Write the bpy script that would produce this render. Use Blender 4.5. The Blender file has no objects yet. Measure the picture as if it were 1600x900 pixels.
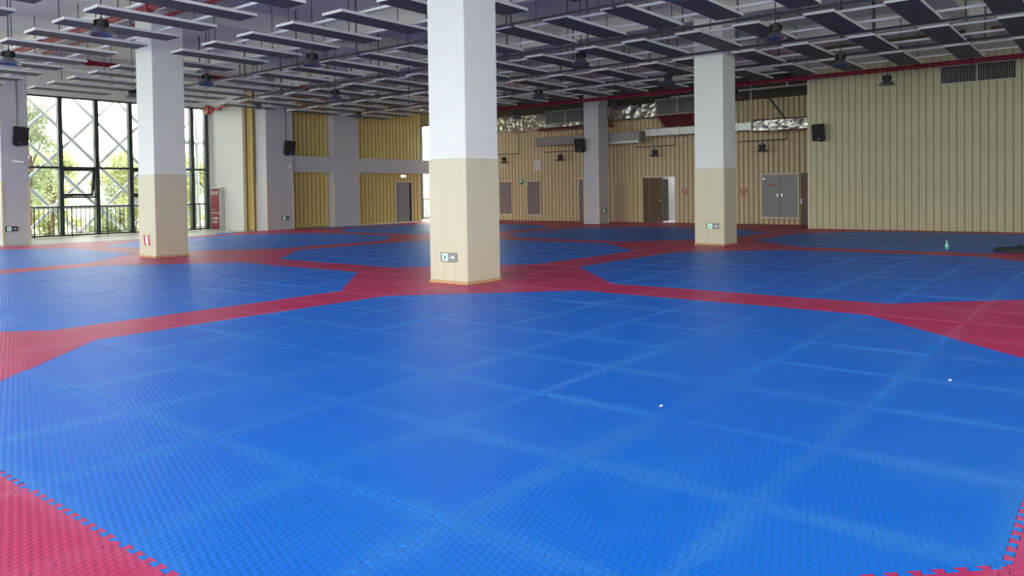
import bpy, bmesh, math, random
from mathutils import Vector, Matrix

random.seed(7)
SC = bpy.context.scene
COL = SC.collection
PI = math.pi

# ------------------------------------------------------------------ camera
F_PX, YAW, PIT, ROLL = 1198.45, math.radians(-38.704), math.radians(1.1314), math.radians(-0.798)
CAM = Vector((8.3609, -1.4737, 1.4712))
PY = 324.1
fw = Vector((math.sin(YAW) * math.cos(PIT), math.cos(YAW) * math.cos(PIT), -math.sin(PIT)))
rt0 = Vector((math.cos(YAW), -math.sin(YAW), 0))
up0 = rt0.cross(fw)
rt = rt0 * math.cos(ROLL) + up0 * math.sin(ROLL)
up = up0 * math.cos(ROLL) - rt0 * math.sin(ROLL)
cd = bpy.data.cameras.new('camera')
cam = bpy.data.objects.new('camera', cd)
COL.objects.link(cam)
M = Matrix.Identity(4)
for i in range(3):
    M[i][0], M[i][1], M[i][2], M[i][3] = rt[i], up[i], -fw[i], CAM[i]
cam.matrix_world = M
cd.sensor_fit = 'HORIZONTAL'
cd.sensor_width = 36
cd.lens = F_PX / 1600 * 36
cd.shift_y = -(450 - PY) / 1600
cd.clip_start, cd.clip_end = 0.05, 400
SC.camera = cam


def proj(P):
    d = Vector(P) - CAM
    z = d.dot(fw)
    if z < 0.1:
        return None
    return 800 + F_PX * d.dot(rt) / z, PY - F_PX * d.dot(up) / z


def in_frame(P, mg=0):
    q = proj(P)
    return q is not None and -mg < q[0] < 1600 + mg and -mg < q[1] < 900 + mg


# ------------------------------------------------------------------ world, exposure
SC.view_settings.view_transform = 'Standard'
SC.view_settings.look = 'None'
SC.view_settings.gamma = 1
SC.view_settings.use_curve_mapping = False
SC.view_settings.exposure = 0.0
SKY = 7.7
W = bpy.data.worlds.new('overcast_sky')
SC.world = W
W.use_nodes = True
nt = W.node_tree
nt.nodes.clear()
wo = nt.nodes.new('ShaderNodeOutputWorld')
bg = nt.nodes.new('ShaderNodeBackground')
tc = nt.nodes.new('ShaderNodeTexCoord')
sx = nt.nodes.new('ShaderNodeSeparateXYZ')
rp = nt.nodes.new('ShaderNodeValToRGB')
rp.color_ramp.elements[0].position = 0.45
rp.color_ramp.elements[0].color = (0.55, 0.57, 0.50, 1)
rp.color_ramp.elements[1].position = 1.0
rp.color_ramp.elements[1].color = (1.0, 0.985, 0.94, 1)
e = rp.color_ramp.elements.new(0.52)
e.color = (1.0, 0.995, 0.94, 1)
mp = nt.nodes.new('ShaderNodeMapRange')
mp.inputs[1].default_value = -1
mp.inputs[2].default_value = 1
nt.links.new(tc.outputs['Generated'], sx.inputs[0])
nt.links.new(sx.outputs[2], mp.inputs[0])
nt.links.new(mp.outputs[0], rp.inputs[0])
nt.links.new(rp.outputs[0], bg.inputs[0])
bg.inputs[1].default_value = SKY
nt.links.new(bg.outputs[0], wo.inputs[0])
SC.cycles.max_bounces = 8
SC.cycles.diffuse_bounces = 5
SC.cycles.glossy_bounces = 3
SC.cycles.transmission_bounces = 4
SC.cycles.transparent_max_bounces = 12
SC.cycles.sample_clamp_indirect = 6
SC.cycles.use_denoising = True

# room constants
XW, YB, YR, YF, XE = -23.75, 30.1, 27.1, -6.6, 20.0    # window wall, back wall, right wall, front wall, east wall
ZS = 6.5                                               # slab underside
CX, CY, PX, PYC, CWD = -0.2645, 8.0213, 10.1446, 10.03, 0.834


def portal(name, loc, rot, sx_, sy_):
    l = bpy.data.lights.new(name, 'AREA')
    l.shape = 'RECTANGLE'
    l.size, l.size_y = sx_, sy_
    l.cycles.is_portal = True
    o = bpy.data.objects.new(name, l)
    o.location = loc
    o.rotation_euler = rot
    COL.objects.link(o)
    return o


portal('portal_left', (XW - 0.3, 8.0, 2.7), (0, -PI / 2, 0), 5.6, 18.0)
portal('portal_far', (XW - 0.3, 24.4, 2.7), (0, -PI / 2, 0), 5.6, 11.4)
portal('portal_east', (XE + 0.4, 3.6, 2.9), (0, PI / 2, 0), 5.4, 15.3)
portal('portal_back', (-21.05, YB + .5, 2.7), (-PI / 2, 0, 0), 5.3, 5.6)
portal('portal_front', (-3.0, YF - 0.4, 2.9), (PI / 2, 0, 0), 38.5, 5.4)


# ------------------------------------------------------------------ helpers
def lin(r, g, b):
    def f(c):
        c /= 255
        return c / 12.92 if c <= 0.04045 else ((c + 0.055) / 1.055) ** 2.4
    return (f(r), f(g), f(b), 1)


class MB:
    """collects shapes and links them as one mesh object"""

    def __init__(s):
        s.v, s.f, s.m = [], [], []

    def add(s, vs, fs, mi=0):
        o = len(s.v)
        s.v += [tuple(p) for p in vs]
        s.f += [tuple(i + o for i in q) for q in fs]
        s.m += [mi] * len(fs)
        return s

    def box(s, x0, x1, y0, y1, z0, z1, mi=0):
        vs = [(x, y, z) for z in (z0, z1) for y in (y0, y1) for x in (x0, x1)]
        return s.add(vs, [(0, 2, 3, 1), (4, 5, 7, 6), (0, 1, 5, 4), (2, 6, 7, 3), (0, 4, 6, 2), (1, 3, 7, 5)], mi)

    def cbox(s, x0, x1, y0, y1, z0, z1, c, mi=0):
        """box with bevelled vertical edges and top/bottom rims"""
        def ring(i, z):
            a, b, d, e_ = x0 + i, x1 - i, y0 + i, y1 - i
            return [(a + c, d, z), (b - c, d, z), (b, d + c, z), (b, e_ - c, z), (b - c, e_, z), (a + c, e_, z), (a, e_ - c, z), (a, d + c, z)]
        vs = ring(c * .6, z0) + ring(0, z0 + c) + ring(0, z1 - c) + ring(c * .6, z1)
        fs = [tuple(reversed(range(8)))]
        for k in range(3):
            for i in range(8):
                j = (i + 1) % 8
                fs.append((k * 8 + i, k * 8 + j, k * 8 + 8 + j, k * 8 + 8 + i))
        fs.append(tuple(range(24, 32)))
        return s.add(vs, fs, mi)

    def tube(s, a, b, r, n=8, mi=0, r2=None, cap=True):
        a, b = Vector(a), Vector(b)
        d = (b - a).normalized()
        t = Vector((0, 0, 1)) if abs(d.z) < 0.9 else Vector((1, 0, 0))
        u = d.cross(t).normalized()
        w = d.cross(u)
        r2 = r if r2 is None else r2
        vs = []
        for p, rr in ((a, r), (b, r2)):
            for i in range(n):
                k = 2 * PI * i / n
                vs.append(p + u * math.cos(k) * rr + w * math.sin(k) * rr)
        fs = [(i, n + i, n + (i + 1) % n, (i + 1) % n) for i in range(n)]
        if cap:
            fs += [tuple(range(n)), tuple(reversed(range(n, 2 * n)))]
        return s.add(vs, fs, mi)

    def path(s, pts, r, n=8, mi=0):
        for a, b in zip(pts[:-1], pts[1:]):
            s.tube(a, b, r, n, mi)
        return s

    def lathe(s, prof, c=(0, 0, 0), n=20, mi=0):
        vs = []
        for r, z in prof:
            for i in range(n):
                k = 2 * PI * i / n
                vs.append((c[0] + r * math.cos(k), c[1] + r * math.sin(k), c[2] + z))
        fs = []
        for j in range(len(prof) - 1):
            for i in range(n):
                i2 = (i + 1) % n
                fs.append((j * n + i, j * n + i2, j * n + n + i2, j * n + n + i))
        return s.add(vs, fs, mi)

    def mesh(s, name, mats):
        me = bpy.data.meshes.new(name)
        me.from_pydata(s.v, [], s.f)
        for m in (mats if isinstance(mats, (list, tuple)) else [mats]):
            me.materials.append(m)
        if any(s.m):
            me.polygons.foreach_set('material_index', s.m)
        bm = bmesh.new()
        bm.from_mesh(me)
        bmesh.ops.recalc_face_normals(bm, faces=bm.faces)
        bm.to_mesh(me)
        bm.free()
        me.update()
        return me

    def obj(s, name, mats, parent=None, smooth=False):
        me = s.mesh(name, mats)
        if smooth:
            for p in me.polygons:
                p.use_smooth = True
        return link(name, me, parent)


def link(name, data, parent=None, loc=None):
    o = bpy.data.objects.new(name, data)
    COL.objects.link(o)
    if parent is not None:
        o.parent = parent
    if loc is not None:
        o.location = loc
    return o


def tag(o, label, cat, group=None):
    o['kind'] = 'thing'
    o['label'] = label
    o['category'] = cat
    if group:
        o['group'] = group
    return o


def thing(name, loc, label, cat, group=None, rz=0):
    o = link(name, None, None, loc)
    o.rotation_euler = (0, 0, rz)
    return tag(o, label, cat, group)


def struct(o):
    o['kind'] = 'structure'
    return o


def copy_tree(o, parent=None):
    c = o.copy()
    COL.objects.link(c)
    if parent is not None:
        c.parent = parent
    for ch in o.children:
        copy_tree(ch, c)
    return c


# ------------------------------------------------------------------ materials
def mat(name, col, rough=0.6, metal=0.0, spec=0.5, noise=0.0, nscale=6.0, stretch=None, bump=0.0, bscale=60.0):
    m = bpy.data.materials.new(name)
    m.use_nodes = True
    n = m.node_tree
    b = n.nodes['Principled BSDF']
    b.inputs['Roughness'].default_value = rough
    b.inputs['Metallic'].default_value = metal
    b.inputs['Specular IOR Level'].default_value = spec
    b.inputs['Base Color'].default_value = col
    t = n.nodes.new('ShaderNodeTexCoord')
    mpn = n.nodes.new('ShaderNodeMapping')
    n.links.new(t.outputs['Object'], mpn.inputs[0])
    if stretch:
        mpn.inputs['Scale'].default_value = stretch
    if noise > 0:
        nz = n.nodes.new('ShaderNodeTexNoise')
        nz.inputs['Scale'].default_value = nscale
        nz.inputs['Detail'].default_value = 5
        n.links.new(mpn.outputs[0], nz.inputs[0])
        r = n.nodes.new('ShaderNodeValToRGB')
        r.color_ramp.elements[0].position = 0.3
        r.color_ramp.elements[1].position = 0.7
        r.color_ramp.elements[0].color = tuple(c * (1 - noise) for c in col[:3]) + (1,)
        r.color_ramp.elements[1].color = tuple(min(1, c * (1 + noise)) for c in col[:3]) + (1,)
        n.links.new(nz.outputs[0], r.inputs[0])
        n.links.new(r.outputs[0], b.inputs['Base Color'])
    if bump > 0:
        nb = n.nodes.new('ShaderNodeTexNoise')
        nb.inputs['Scale'].default_value = bscale
        nb.inputs['Detail'].default_value = 3
        n.links.new(mpn.outputs[0], nb.inputs[0])
        bp = n.nodes.new('ShaderNodeBump')
        bp.inputs['Strength'].default_value = bump
        bp.inputs['Distance'].default_value = 0.02
        n.links.new(nb.outputs[0], bp.inputs['Height'])
        n.links.new(bp.outputs[0], b.inputs['Normal'])
    return m


def emit(name, col, s):
    m = bpy.data.materials.new(name)
    m.use_nodes = True
    b = m.node_tree.nodes['Principled BSDF']
    b.inputs['Base Color'].default_value = col
    b.inputs['Emission Color'].default_value = col
    b.inputs['Emission Strength'].default_value = s
    return m


def foam(name, col, pale, dusty):
    """puzzle-mat foam: woven dash relief, dust gathered along each tile's edges"""
    m = bpy.data.materials.new(name)
    m.use_nodes = True
    n = m.node_tree
    L = n.links.new
    b = n.nodes['Principled BSDF']

    def math_(op, a, c=None, d=None):
        q = n.nodes.new('ShaderNodeMath')
        q.operation = op
        for i, v in enumerate((a, c, d)):
            if v is None:
                continue
            if isinstance(v, (int, float)):
                q.inputs[i].default_value = v
            else:
                L(v, q.inputs[i])
        return q.outputs[0]
    g = n.nodes.new('ShaderNodeNewGeometry')
    s = n.nodes.new('ShaderNodeSeparateXYZ')
    L(g.outputs['Position'], s.inputs[0])
    x, y = s.outputs[0], s.outputs[1]
    # distance to the nearest seam (tiles are 1 m and start on whole metres)
    dx = math_('PINGPONG', x, 0.5)
    dy = math_('PINGPONG', y, 0.5)
    dd = math_('MINIMUM', dx, dy)
    nz = n.nodes.new('ShaderNodeTexNoise')
    nz.inputs['Scale'].default_value = 1.1
    nz.inputs['Detail'].default_value = 6
    nz.inputs['Roughness'].default_value = 0.6
    L(g.outputs['Position'], nz.inputs[0])
    nz2 = n.nodes.new('ShaderNodeTexNoise')
    nz2.inputs['Scale'].default_value = 0.45
    nz2.inputs['Detail'].default_value = 3
    L(g.outputs['Position'], nz2.inputs[0])
    w_ = math_('MULTIPLY', math_('MAXIMUM', math_('SUBTRACT', nz.outputs[0], 0.18), 0.02), 0.42)
    mr = n.nodes.new('ShaderNodeMapRange')
    mr.interpolation_type = 'SMOOTHSTEP'
    L(dd, mr.inputs[0])
    mr.inputs[1].default_value = 0
    L(w_, mr.inputs[2])
    mr.inputs[3].default_value = 1
    mr.inputs[4].default_value = 0
    d1 = math_('MULTIPLY', mr.outputs[0], math_('MAXIMUM', math_('MULTIPLY', math_('SUBTRACT', nz2.outputs[0], 0.22), 2.2), 0.1))
    d2 = math_('MULTIPLY', math_('SUBTRACT', nz.outputs[0], 0.38), 0.9)
    dust = math_('MULTIPLY', math_('ADD', d1, math_('MAXIMUM', d2, 0)), dusty)
    # woven relief in diagonal coordinates
    k = 2 * PI / 0.040
    a = math_('MULTIPLY', math_('ADD', x, y), k * 0.7071)
    c = math_('MULTIPLY', math_('SUBTRACT', x, y), k * 0.7071 * 0.5)
    wv = math_('MULTIPLY', math_('SINE', a), math_('SINE', c))
    h = math_('MULTIPLY_ADD', wv, 0.5, 0.5)
    mix = n.nodes.new('ShaderNodeMix')
    mix.data_type = 'RGBA'
    L(dust, mix.inputs[0])
    mix.inputs[6].default_value = col
    mix.inputs[7].default_value = pale + (1,)
    dk = n.nodes.new('ShaderNodeMix')
    dk.data_type = 'RGBA'
    dk.blend_type = 'MULTIPLY'
    L(math_('MULTIPLY', math_('SUBTRACT', 1.0, h), 0.45), dk.inputs[0])
    L(mix.outputs[2], dk.inputs[6])
    dk.inputs[7].default_value = (0.5, 0.55, 0.62, 1)  # pits darkened in the colour: relief shade together with groove dirt
    L(dk.outputs[2], b.inputs['Base Color'])
    bp = n.nodes.new('ShaderNodeBump')
    bp.inputs['Strength'].default_value = 0.4
    bp.inputs['Distance'].default_value = 0.004
    L(h, bp.inputs['Height'])
    L(bp.outputs[0], b.inputs['Normal'])
    b.inputs['Roughness'].default_value = 0.42
    b.inputs['Specular IOR Level'].default_value = 0.18
    return m


MT = dict(
    blue=foam('blue_foam', (0.004, 0.183, 0.81, 1), (0.05, 0.29, 0.82), 0.7),
    red=foam('red_foam', (0.62, 0.027, 0.135, 1), (0.68, 0.14, 0.31), 0.6),
    screed=mat('pale_floor', (0.60, 0.60, 0.57, 1), 0.45, noise=0.06, nscale=3),
    white=mat('white_paint', (0.78, 0.785, 0.775, 1), 0.6, noise=0.02, nscale=2),
    slab=mat('ceiling_paint', (0.78, 0.765, 0.74, 1), 0.8, noise=0.05, nscale=1.2),
    grey=mat('pale_grey_paint', (0.62, 0.61, 0.66, 1), 0.6, noise=0.02, nscale=2),
    cream=mat('cream_cladding', (0.64, 0.59, 0.45, 1), 0.45, noise=0.05, nscale=3, stretch=(6, 6, 0.3)),
    creamtrim=mat('cream_trim', (0.76, 0.66, 0.48, 1), 0.5, noise=0.04, nscale=4),
    oak=mat('oak_skirting', (0.55, 0.34, 0.18, 1), 0.5, noise=0.12, nscale=8),
    plank=mat('beige_plank', (0.60, 0.555, 0.355, 1), 0.5, noise=0.07, nscale=2.5, stretch=(14, 14, 0.35)),
    slat=mat('tan_slat', (0.70, 0.565, 0.35, 1), 0.5, noise=0.07, nscale=2.5, stretch=(14, 14, 0.35)),
    ochre=mat('ochre_slat', (0.78, 0.61, 0.23, 1), 0.5, noise=0.08, nscale=2.5, stretch=(14, 14, 0.35)),
    groove=mat('groove_board', (0.30, 0.23, 0.12, 1), 0.8),
    dark=mat('black_metal', (0.022, 0.022, 0.025, 1), 0.45, bump=0.05),
    rod=mat('dark_rod', (0.10, 0.10, 0.12, 1), 0.5, 0.4),
    frame=mat('window_frame', (0.06, 0.07, 0.07, 1), 0.4, 0.3),
    black=mat('black_plastic', (0.012, 0.012, 0.015, 1), 0.5, bump=0.1, bscale=200),
    mesh=mat('speaker_mesh', (0.02, 0.02, 0.024, 1), 0.7, bump=0.4, bscale=400),
    silver=mat('silver_badge', (0.6, 0.6, 0.62, 1), 0.3, 0.9),
    panel=mat('panel_edge', (0.88, 0.88, 0.86, 1), 0.5),
    under=mat('panel_face', (0.105, 0.10, 0.108, 1), 0.7, noise=0.12, nscale=1.6, stretch=(3, 0.6, 1)),
    rail=mat('white_rail', (0.88, 0.88, 0.86, 1), 0.45),
    redpaint=mat('red_paint', (0.25, 0.008, 0.028, 1), 0.35, noise=0.12, nscale=3),
    dullred=mat('dull_red_paint', (0.36, 0.05, 0.065, 1), 0.5),
    bulkgrey=mat('grey_bulkhead', (0.42, 0.41, 0.41, 1), 0.9, noise=.05),
    bulk=mat('dark_bulkhead', (0.11, 0.10, 0.075, 1), 0.9, noise=.1),
    cabred=mat('cabinet_red', (0.27, 0.012, 0.04, 1), 0.5, noise=0.08),
    duct=mat('dull_duct', (0.33, 0.30, 0.30, 1), 0.5, 0.2, noise=.1),
    galv=mat('galvanised', (0.50, 0.52, 0.52, 1), 0.34, 0.9, noise=0.12, nscale=2),
    alu=mat('spun_aluminium', (0.34, 0.36, 0.38, 1), 0.32, 0.9, noise=0.06),
    grille=mat('grille_blade', (0.24, 0.24, 0.24, 1), 0.5),
    gframe=mat('grille_frame', (0.55, 0.54, 0.48, 1), 0.5),
    void=mat('opening_shade', (0.03, 0.03, 0.03, 1), 0.9),  # near-black that stands for the shade inside openings
    greydoor=mat('grey_steel_door', (0.27, 0.28, 0.29, 1), 0.4, noise=0.04),
    mauve=mat('mauve_grey_hatch', (0.24, 0.205, 0.21, 1), 0.45, noise=0.04),
    brown=mat('brown_wood_door', (0.13, 0.07, 0.035, 1), 0.45, noise=0.2, nscale=3, stretch=(10, 10, .5)),
    beigedoor=mat('beige_door', (0.58, 0.46, 0.30, 1), 0.5, noise=0.05),
    signblk=mat('sign_face', (0.05, 0.06, 0.06, 1), 0.25),
    signgrey=mat('sign_plate', (0.26, 0.27, 0.27, 1), 0.3),
    glow=emit('sign_glow', (0.62, 0.95, 0.80, 1), 0.30),
    sigwhite=mat('sign_white', (0.85, 0.88, 0.86, 1), 0.4),
    green=mat('sign_green', (0.02, 0.25, 0.13, 1), 0.4),
    redink=mat('red_ink', (0.62, 0.05, 0.08, 1), 0.5),
    palered=mat('faded_red', (0.55, 0.27, 0.21, 1), 0.6),
    steelpipe=mat('lattice_paint', (0.55, 0.56, 0.60, 1), 0.5),
    bark=mat('bark', (0.16, 0.12, 0.09, 1), 0.9, noise=0.3, nscale=8),
    soil=mat('outside_ground', (0.30, 0.32, 0.18, 1), 0.95, noise=0.3, nscale=0.6),
    bag=mat('dark_cloth', (0.03, 0.045, 0.05, 1), 0.9, noise=0.3, nscale=9, bump=0.3),
    bottle=mat('green_bottle', (0.12, 0.62, 0.40, 1), 0.2),
    paper=mat('paper', (0.85, 0.85, 0.85, 1), 0.8, noise=0.03),
    purplefoil=mat('red_duct_wrap', (0.22, 0.05, 0.06, 1), 0.35, 0.4, noise=0.2, nscale=3, bump=0.4, bscale=5),
)


def foil_mat():
    m = bpy.data.materials.new('crumpled_foil')
    m.use_nodes = True
    n = m.node_tree
    b = n.nodes['Principled BSDF']
    b.inputs['Base Color'].default_value = (0.66, 0.65, 0.60, 1)
    b.inputs['Metallic'].default_value = 1
    b.inputs['Roughness'].default_value = 0.27
    t = n.nodes.new('ShaderNodeTexCoord')
    v = n.nodes.new('ShaderNodeTexVoronoi')
    v.inputs['Scale'].default_value = 3.2
    z = n.nodes.new('ShaderNodeTexNoise')
    z.inputs['Scale'].default_value = 3.5
    z.inputs['Detail'].default_value = 4
    ad = n.nodes.new('ShaderNodeMath')
    ad.operation = 'ADD'
    n.links.new(t.outputs['Object'], v.inputs[0])
    n.links.new(t.outputs['Object'], z.inputs[0])
    n.links.new(v.outputs[0], ad.inputs[0])
    n.links.new(z.outputs[0], ad.inputs[1])
    bp = n.nodes.new('ShaderNodeBump')
    bp.inputs['Strength'].default_value = 0.6
    bp.inputs['Distance'].default_value = 0.12
    n.links.new(ad.outputs[0], bp.inputs['Height'])
    n.links.new(bp.outputs[0], b.inputs['Normal'])
    return m


def glass_mat():
    m = bpy.data.materials.new('window_glass')
    m.use_nodes = True
    n = m.node_tree
    n.nodes.remove(n.nodes['Principled BSDF'])
    out = n.nodes['Material Output']
    tr = n.nodes.new('ShaderNodeBsdfTransparent')
    tr.inputs[0].default_value = (0.93, 0.96, 0.95, 1)
    gl = n.nodes.new('ShaderNodeBsdfGlossy')
    gl.inputs['Roughness'].default_value = 0.02
    fr = n.nodes.new('ShaderNodeFresnel')
    fr.inputs[0].default_value = 1.25
    mx = n.nodes.new('ShaderNodeMixShader')
    n.links.new(fr.outputs[0], mx.inputs[0])
    n.links.new(tr.outputs[0], mx.inputs[1])
    n.links.new(gl.outputs[0], mx.inputs[2])
    n.links.new(mx.outputs[0], out.inputs[0])
    return m


def leaf_mat(name, c):
    m = bpy.data.materials.new(name)
    m.use_nodes = True
    n = m.node_tree
    out = n.nodes['Material Output']
    n.nodes.remove(n.nodes['Principled BSDF'])
    oi = n.nodes.new('ShaderNodeTexNoise')
    oi.inputs['Scale'].default_value = 1.5
    r = n.nodes.new('ShaderNodeValToRGB')
    r.color_ramp.elements[0].color = tuple(v * 0.6 for v in c) + (1,)
    r.color_ramp.elements[1].color = tuple(min(1, v * 1.35) for v in c) + (1,)
    df = n.nodes.new('ShaderNodeBsdfDiffuse')
    tl = n.nodes.new('ShaderNodeBsdfTranslucent')
    mx = n.nodes.new('ShaderNodeMixShader')
    mx.inputs[0].default_value = 0.5
    n.links.new(oi.outputs[0], r.inputs[0])
    n.links.new(r.outputs[0], df.inputs[0])
    n.links.new(r.outputs[0], tl.inputs[0])
    n.links.new(df.outputs[0], mx.inputs[1])
    n.links.new(tl.outputs[0], mx.inputs[2])
    n.links.new(mx.outputs[0], out.inputs[0])
    return m


MT['foil'] = foil_mat()
MT['glass'] = glass_mat()
MT['leaf'] = leaf_mat('leaf', (0.40, 0.44, 0.30))  # leaf greens washed out: outdoor haze and overexposure put into the colour
MT['leaf2'] = leaf_mat('pale_leaf', (0.55, 0.56, 0.33))

# ------------------------------------------------------------------ floor and puzzle mats
TH = 0.03
floor = struct(MB().box(XW, XE, YF, YB, -TH - 0.2, -TH).obj('floor', MT['screed']))


def edge_pts(a, b):
    """jigsaw outline from a to b (b excluded); the same curve from either side"""
    ca, cb = (a, b) if (a[0], a[1]) < (b[0], b[1]) else (b, a)
    ax, ay = ca
    ux, uy = cb[0] - ax, cb[1] - ay
    ln = math.hypot(ux, uy)
    K = round(10 * ln)
    ux, uy = ux / ln, uy / ln
    nx, ny = -uy, ux
    mg, h = 0.04, 0.017
    p = (ln - 2 * mg) / K
    pts = [(0, 0), (mg * .7, 0), (mg * .7, -h)]
    for i in range(K):
        t = mg + i * p
        pts += [(t + .5 * p * .5 + .08 * p, -h), (t + .25 * p - .08 * p, h), (t + .75 * p + .08 * p, h), (t + .75 * p - .08 * p, -h)]
    pts += [(ln - mg * .7, -h), (ln - mg * .7, 0), (ln, 0)]
    out = [(ax + ux * t + nx * n_, ay + uy * t + ny * n_) for t, n_ in pts]
    if ca != a:
        out.reverse()
    return out[:-1]


def tile_mesh(name, corners, m, jig=True):
    pts = []
    for i in range(len(corners)):
        a, b = corners[i], corners[(i + 1) % len(corners)]
        pts += edge_pts(a, b) if jig else [a]
    n = len(pts)
    # inset 1.3 mm so that seams read as fine grooves
    ins = []
    for i in range(n):
        p0, p1, p2 = Vector(pts[i - 1]), Vector(pts[i]), Vector(pts[(i + 1) % n])
        d1, d2 = (p1 - p0).normalized(), (p2 - p1).normalized()
        n1, n2 = Vector((-d1.y, d1.x)), Vector((-d2.y, d2.x))
        k = n1 + n2
        if k.length < 1e-6:
            k = n1
        k = k / max(0.5, k.dot(n1))
        ins.append(p1 + k * 0.0013)
    b = MB()
    vs = [(p.x, p.y, 0) for p in ins] + [(p.x, p.y, -TH) for p in ins]
    b.add(vs, [tuple(range(n))] + [(i, n + i, n + (i + 1) % n, (i + 1) % n) for i in range(n)])
    me = bpy.data.meshes.new(name)
    me.from_pydata(b.v, [], b.f)
    me.materials.append(m)
    me.update()
    return me


SQ = [(0, 0), (1, 0), (1, 1), (0, 1)]
TRI = {'sw': [(0, 0), (1, 0), (0, 1)], 'ne': [(1, 0), (1, 1), (0, 1)], 'se': [(0, 0), (1, 0), (1, 1)], 'nw': [(0, 0), (1, 1), (0, 1)]}
TM = {}
for cn in ('blue', 'red'):
    TM[cn, 'sq', True] = tile_mesh('foam_tile_' + cn, SQ, MT[cn])
    for k_, c_ in TRI.items():
        TM[cn, k_, True] = tile_mesh('foam_tile_' + cn, c_, MT[cn])


def tile_kind(i, j):
    """colour plan: 8 m octagons with 2 m cut corners on a 9 m pitch"""
    a, b = i % 9, j % 9
    if a == 8 or b == 8 or j >= 26:
        return [('red', 'sq')]
    m = (min(a, 7 - a), min(b, 7 - b))
    if m == (0, 0):
        return [('red', 'sq')]
    if m in ((0, 1), (1, 0)):
        l, d = a < 4, b < 4
        blue = {(True, True): 'ne', (False, False): 'sw', (True, False): 'se', (False, True): 'nw'}[l, d]
        redo = {'ne': 'sw', 'sw': 'ne', 'se': 'nw', 'nw': 'se'}[blue]
        return [('blue', blue), ('red', redo)]
    return [('blue', 'sq')]


tiles = []
for i in range(-20, 13):
    for j in range(-6, 30):
        if i == -20 and j < 15:
            continue
        if i >= -1 and j >= 27:
            continue
        if i < -18 and j >= 29:
            continue
        for cn, kd in tile_kind(i, j):
            vis = any(in_frame((i + a, j + b, 0), 25) for a in (0, .5, 1) for b in (0, .5, 1))
            d2 = (Vector((i + .5, j + .5, 0)) - CAM).length
            tiles.append((0 if vis else 1, d2, i, j, cn, kd))
tiles.sort()
far = {'blue': MB(), 'red': MB()}
for n_, (iv, d2, i, j, cn, kd) in enumerate(tiles):
    if n_ < 300:
        o = link('foam_tile', TM[cn, kd, True], floor, (i, j, random.uniform(-.0012, .0004)))
        o.rotation_euler = (random.gauss(0, .0010), random.gauss(0, .0010), 0)
    else:
        c_ = SQ if kd == 'sq' else TRI[kd]
        g = 0.002
        cxm = sum(p[0] for p in c_) / len(c_)
        cym = sum(p[1] for p in c_) / len(c_)
        pp = [(i + cxm + (p[0] - cxm) * (1 - 2 * g), j + cym + (p[1] - cym) * (1 - 2 * g)) for p in c_]
        z = random.uniform(-.0012, .0008)
        k = len(pp)
        ta, tb = random.gauss(0, .0022), random.gauss(0, .0022)
        far[cn].add([(x, y, z + ta * (x - i - .5) + tb * (y - j - .5)) for x, y in pp] + [(x, y, -TH) for x, y in pp],
                    [tuple(range(k))] + [(a, (a + 1) % k, k + (a + 1) % k, k + a) for a in range(k)])
fb = MB()
fb.add(far['blue'].v, far['blue'].f, 0)
fb.add(far['red'].v, far['red'].f, 1)
o = fb.obj('foam_tiles_beyond', [MT['blue'], MT['red']], floor)
o['kind'] = 'stuff'

# ------------------------------------------------------------------ shell
ceil = struct(MB().box(XW - .3, XE, YF, YB + .3, ZS, ZS + .3).obj('ceiling', MT['slab']))
for k in range(-1, 3):
    y = CY + PYC * k
    for dy in (0, PYC / 2):
        if y + dy < YB - .3:
            MB().box(XW, XE, y + dy - .2, y + dy + .2, 6.02, ZS).obj('beam', MT['slab'], ceil)
for k in range(-5, 4):
    x = CX + PX / 2 * k
    MB().box(x - .2, x + .2, YF, YB, 5.98 if k % 2 == 0 else 6.08, ZS).obj('beam', MT['slab'], ceil)


def planks(parent, axis, a0, a1, w, z0, z1, face, sgn, m, gap=0.03, dep=0.03, holes=(), name='plank'):
    """one board per piece along axis 'x' or 'y'; holes = (a, b, z_low, z_high) left open"""
    n = max(1, round((a1 - a0) / w))
    w = (a1 - a0) / n
    cache = {}
    for i in range(n):
        lo, hi = a0 + i * w + gap / 2, a0 + (i + 1) * w - gap / 2
        segs = [(lo, hi, z0, z1)]
        for h in holes:
            new = []
            for (p, q, u, v) in segs:
                if q <= h[0] + 1e-4 or p >= h[1] - 1e-4 or v <= h[2] or u >= h[3]:
                    new.append((p, q, u, v))
                    continue
                if h[2] > u + .02:
                    new.append((p, q, u, h[2]))
                if h[3] < v - .02:
                    new.append((p, q, h[3], v))
                if p < h[0] - .02:
                    new.append((p, h[0], max(u, h[2]), min(v, h[3])))
                if q > h[1] + .02:
                    new.append((h[1], q, max(u, h[2]), min(v, h[3])))
            segs = new
        for (p, q, u, v) in segs:
            key = (round(q - p, 4), round(v - u, 4))
            if key not in cache:
                b = MB()
                c = min(.006, (q - p) * .2)
                W_, H_ = q - p, v - u
                if axis == 'x':
                    f = [(0, 0, 0), (c, -dep * sgn * -1, 0)]
                    pr = [(0, 0), (0, dep - c), (c, dep), (W_ - c, dep), (W_, dep - c), (W_, 0)]
                    vs = [(a, sgn * d, 0) for a, d in pr] + [(a, sgn * d, H_) for a, d in pr]
                else:
                    pr = [(0, 0), (0, dep - c), (c, dep), (W_ - c, dep), (W_, dep - c), (W_, 0)]
                    vs = [(sgn * d, a, 0) for a, d in pr] + [(sgn * d, a, H_) for a, d in pr]
                fs = [(k, (k + 1) % 6, 6 + (k + 1) % 6, 6 + k) for k in range(6)] + [tuple(range(6)), tuple(range(6, 12))]
                b.add(vs, fs)
                cache[key] = b.mesh(name, m)
            link(name, cache[key], parent, (p, face, u) if axis == 'x' else (face, p, u))


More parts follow.
